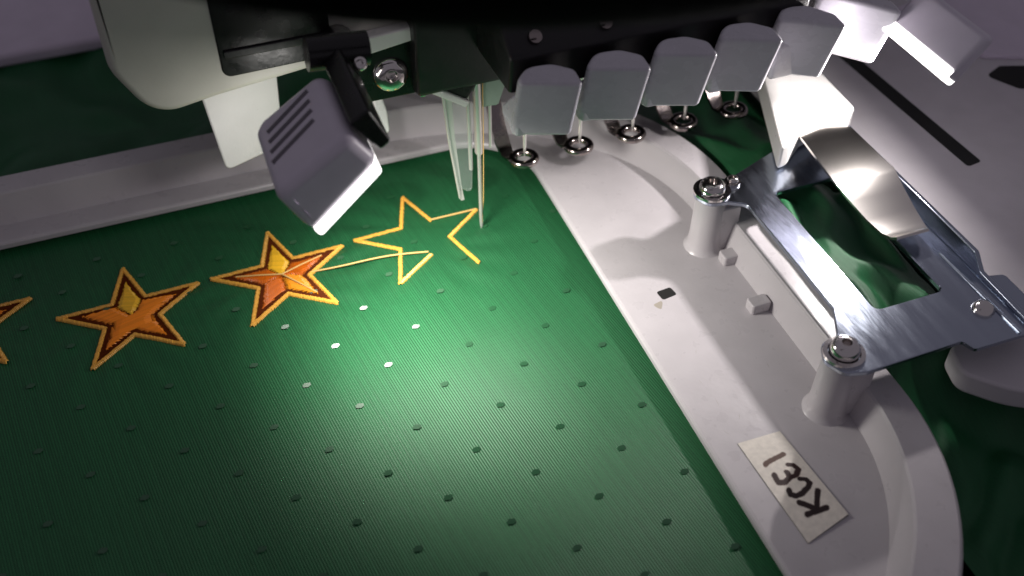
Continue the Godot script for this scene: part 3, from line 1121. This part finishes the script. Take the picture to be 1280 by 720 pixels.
func lamp_right() -> void:
	var l := thing("led_lamp", "grey lamp housing with a glowing edge at the far right end of the covers", "lamp", Vector3(134, 52, 4))
	var st := start()
	var u := Vector2(0.62, 0.785)
	var v := Vector2(0.785, -0.62)
	var o := Vector2(129.8, 50.0)
	prism(st, rounded([o + u * 0.4, o + u * 9.5, o + u * 10.5 + v * 2.6, o + v * 3.0 + u * 0.4], [0.6, 1.2, 1.2, 0.8]), front_frame(), -5.6, 13.6, 0.9)
	obj("housing", st, M.lamp, l)
	st = start()
	prism(st, rounded([o - v * 0.25 + u * 2.2, o - v * 0.3 - u * 0.5, o + v * 2.6 - u * 0.5, o + v * 2.8 + u * 2.0], [0.2, 0.6, 0.6, 0.2]), front_frame(), -5.9, 13.2, 0.4)
	obj("lens", st, M.led, l)


# ---------------------------------------------------------------- needles, feet and covers
func make_foot() -> Node3D:
	var t := thing("presser_foot", "", "presser foot")
	var st := start()
	# ring round the needle
	var path := []
	for i in 25:
		var a := TAU * i / 24
		path.append(Vector3(cos(a) * 2.55, 0.9, sin(a) * 2.3))
	tube(st, path, 0.95, 10)
	obj("ring", st, M.foot, t)
	st = start()
	ribbon(st, [Vector2(-9.5, 22), Vector2(-9.2, 13), Vector2(-6.8, 7.5), Vector2(-3.6, 3.4), Vector2(-1.8, 1.4), Vector2(-0.6, 0.9)], side_frame(), [-5.8, -5.8, -5.6, -5.2, -4.6, -3.6], [-2.4, -2.4, -2.2, -2.0, -1.8, -1.2], 0.9)
	obj("shank", st, M.foot, t)
	return t


func make_needle(length: float) -> Node3D:
	var t := thing("sewing_needle", "", "needle")
	var st := start()
	tube(st, [Vector3(0, 0, 0), Vector3(0, 1.6, 0), Vector3(0, 3.0, 0), Vector3(0, length * 0.7, 0), Vector3(0, length * 0.72, 0), Vector3(0, length, 0)], [0.05, 0.28, 0.4, 0.42, 0.8, 0.8], 10)
	obj("blade", st, M.rod, t)
	return t


func dup(o: Node3D, at: Vector3, label: String, group: String) -> Node3D:
	var c := o.duplicate()
	c.name = numbered(String(o.name))
	add_child(c, true)
	c.position = at * MM
	c.set_meta("label", label)
	c.set_meta("group", group)
	return c


func feet_and_covers() -> void:
	var where := ["right beside the working needle", "second from the working needle", "in the middle of the row of five", "fourth from the working needle", "last in the row, above loose cloth"]
	var xs := [68.7, 81.8, 94.7, 107.8, 120.8]
	var foot := make_foot()
	var needle := make_needle(24.0)
	for i in 5:
		var at := Vector3(xs[i], 12.0, -37.2)
		var l: String = "raised round-eyed steel presser foot " + where[i]
		var n: String = "raised needle over the presser foot " + where[i]
		if i == 0:
			foot.position = at * MM
			tag(foot, l, "presser foot", "raised presser feet along the needle case")
			needle.position = (at + Vector3(0.2, 1.4, 0)) * MM
			tag(needle, n, "needle", "raised needles")
		else:
			dup(foot, at, l, "raised presser feet along the needle case")
			dup(needle, at + Vector3(0.2, 1.4, 0), n, "raised needles")
	# covers
	var names := ["first grey plastic cover, next to the working needle", "second grey plastic cover from the working needle", "third grey plastic cover, above the hoop rim", "fourth grey plastic cover, above the loose green cloth", "fifth grey plastic cover, beside the white cap", "last grey plastic cover, beside the right lamp"]
	for k in 6:
		var x0: float = [56.2, 69.2, 82.2, 95.4, 108.7, 121.2][k]
		var t := thing("needle_cover", names[k], "cover", Vector3(x0 + 5.2, 40, -10), "plastic covers along the needle case")
		var st := start()
		var yaw: float = [0.38, 0.38, 0.38, 0.42, 0.62, 1.15][k]
		var back := -10.3 * yaw
		var plan := rounded([Vector2(0, 0.9 + back), Vector2(10.3, 0.9), Vector2(10.7, -4.2), Vector2(7.6, -4.6 + back * 0.7), Vector2(2.8, -4.0 + back), Vector2(0.1, -0.8 + back)], [0.9, 0.9, 2.2, 3.5, 3.5, 2.2], 5)
		# each cover leans: its foot lies further back than its top
		var lean := Transform3D(Basis(Vector3(1, 0, 0), Vector3(0, 0, 1), Vector3(0, 1, 0.31)), Vector3(x0, 40.4, -7.35))
		prism(st, plan, lean, 0.0, 14.0, 0.9)
		if k < 5:
			prism(st, rounded([Vector2(-8.5, 49.0), Vector2(-11.0, 49.0), Vector2(-17.0, 43.0), Vector2(-16.5, 41.0), Vector2(-9.5, 40.5)], [1, 1.5, 1.5, 1.2, 0.6]), side_frame(), x0 + 0.25, x0 + 9.8, 0.8)
		obj("shell", st, M.cover, t)
		if k == 5:
			continue
		st = start()
		box(st, Vector3(x0 + 2.6, 46.0, -14), Vector3(x0 + 8.4, 51.5, -9.5), 0.5)
		obj("mount", st, M.dark, t)


func small_things() -> void:
	# the working needle, its foot and clamp
	var f := thing("presser_foot", "lowered slim steel presser foot of the working needle, over the unfinished star", "presser foot", Vector3(57, 1, -33))
	var st := start()
	ribbon(st, [Vector2(-35.2, 41), Vector2(-35.0, 24), Vector2(-34.4, 12), Vector2(-33.6, 8.4)], side_frame(), [50.2, 51.0, 52.2, 52.7], [52.0, 52.5, 53.2, 53.5], 0.5)
	tube(st, [Vector3(50.0, 41, -34.6), Vector3(51.0, 25, -34.5), Vector3(52.6, 9, -33.6)], 0.3, 10)
	obj("shank", st, M.rod, f)
	var n := thing("sewing_needle", "working needle piercing the cloth at the unfinished star", "needle", Vector3(57, 0, -33))
	st = start()
	tube(st, [Vector3(57.0, -1, -32.9), Vector3(57.0, 1.4, -32.9), Vector3(57.0, 20, -32.9), Vector3(57.0, 20.8, -32.9), Vector3(57.0, 40, -32.9)], [0.12, 0.4, 0.42, 0.9, 0.95], 12)
	obj("blade", st, M.rod, n)
	st = start()
	tube(st, [Vector3(59.8, 21, -33.5), Vector3(59.8, 40, -33.5)], 0.4, 10)
	tube(st, [Vector3(55.4, 16, -33.8), Vector3(55.2, 40, -33.8)], 0.45, 10)
	obj("guide_rod", st, M.rod, n)
	st = start()
	tube(st, [Vector3(58.0, 42, -32), Vector3(57.9, 25, -32.2), Vector3(57.5, 8, -32.4), Vector3(57.1, 1.5, -32.6)], 0.09, 6)
	tag(obj("gold_thread", st, M.gold_plain), "gold thread running down to the working needle", "thread")
	var c := thing("needle_clamp", "black needle clamp with a bright white lower lip over the working needle", "clamp", Vector3(51, 36, -33))
	st = start()
	prism(st, rounded([Vector2(45.8, 56), Vector2(46.2, 40.8), Vector2(54.6, 34.8), Vector2(58.5, 40), Vector2(58.5, 56)], [1, 0.8, 0.8, 1, 1]), front_frame(), -36.5, -32, 0.5)
	obj("clamp_body", st, M.black, c)
	st = start()
	prism(st, rounded([Vector2(46.0, 40.9), Vector2(46.0, 39.2), Vector2(54.2, 33.4), Vector2(55.2, 34.6), Vector2(54.4, 35.2)], [0.3, 0.5, 0.5, 0.3, 0.3]), front_frame(), -36.8, -31.4, 0.4)
	obj("clamp_lip", st, M.white, c)
	st = start()
	prism(st, rounded([Vector2(57.6, 31.8), Vector2(58.6, 39.6), Vector2(64.2, 39.4), Vector2(61.6, 31.6)], 0.7), front_frame(), -36, -32.5, 0.6)
	obj("thread_guide", st, M.clamp, c)
	st = start()
	prism(st, rounded([Vector2(48.8, 39.6), Vector2(51.8, 14), Vector2(54.6, 11.5), Vector2(55.6, 34.4)], [0.4, 1.4, 1.4, 0.4]), front_frame(), -31.6, -31.0, 0.15)
	obj("clear_guard", st, M.guard, c)
	for p in [[47.6, 42.5, 52.0], [50.4, 40.6, 50.0], [56.6, 39.0, 49.0]]:  # added pins, put in to give the black clamp some glints
		st = start()
		tube(st, [Vector3(p[0], p[1], -31.7), Vector3(p[0], p[2], -31.7)], 0.38, 10)
		tube(st, [Vector3(p[0], p[2] - 0.3, -31.7), Vector3(p[0], p[2] + 1.2, -31.7)], 0.7, 10)
		obj("glint_pin", st, M.chrome, c)
	for x in [59.6, 61.4]:
		st = start()
		lathe(st, [Vector2(0.9, 0), Vector2(0.85, 0.7), Vector2(0, 1.0)], axis_at(Vector3(x, 40.0 + (x - 59.6) * 0.5, -33), Vector3(0, 0.5, 1)), 14)
		obj("guide_screw", st, M.chrome, c)
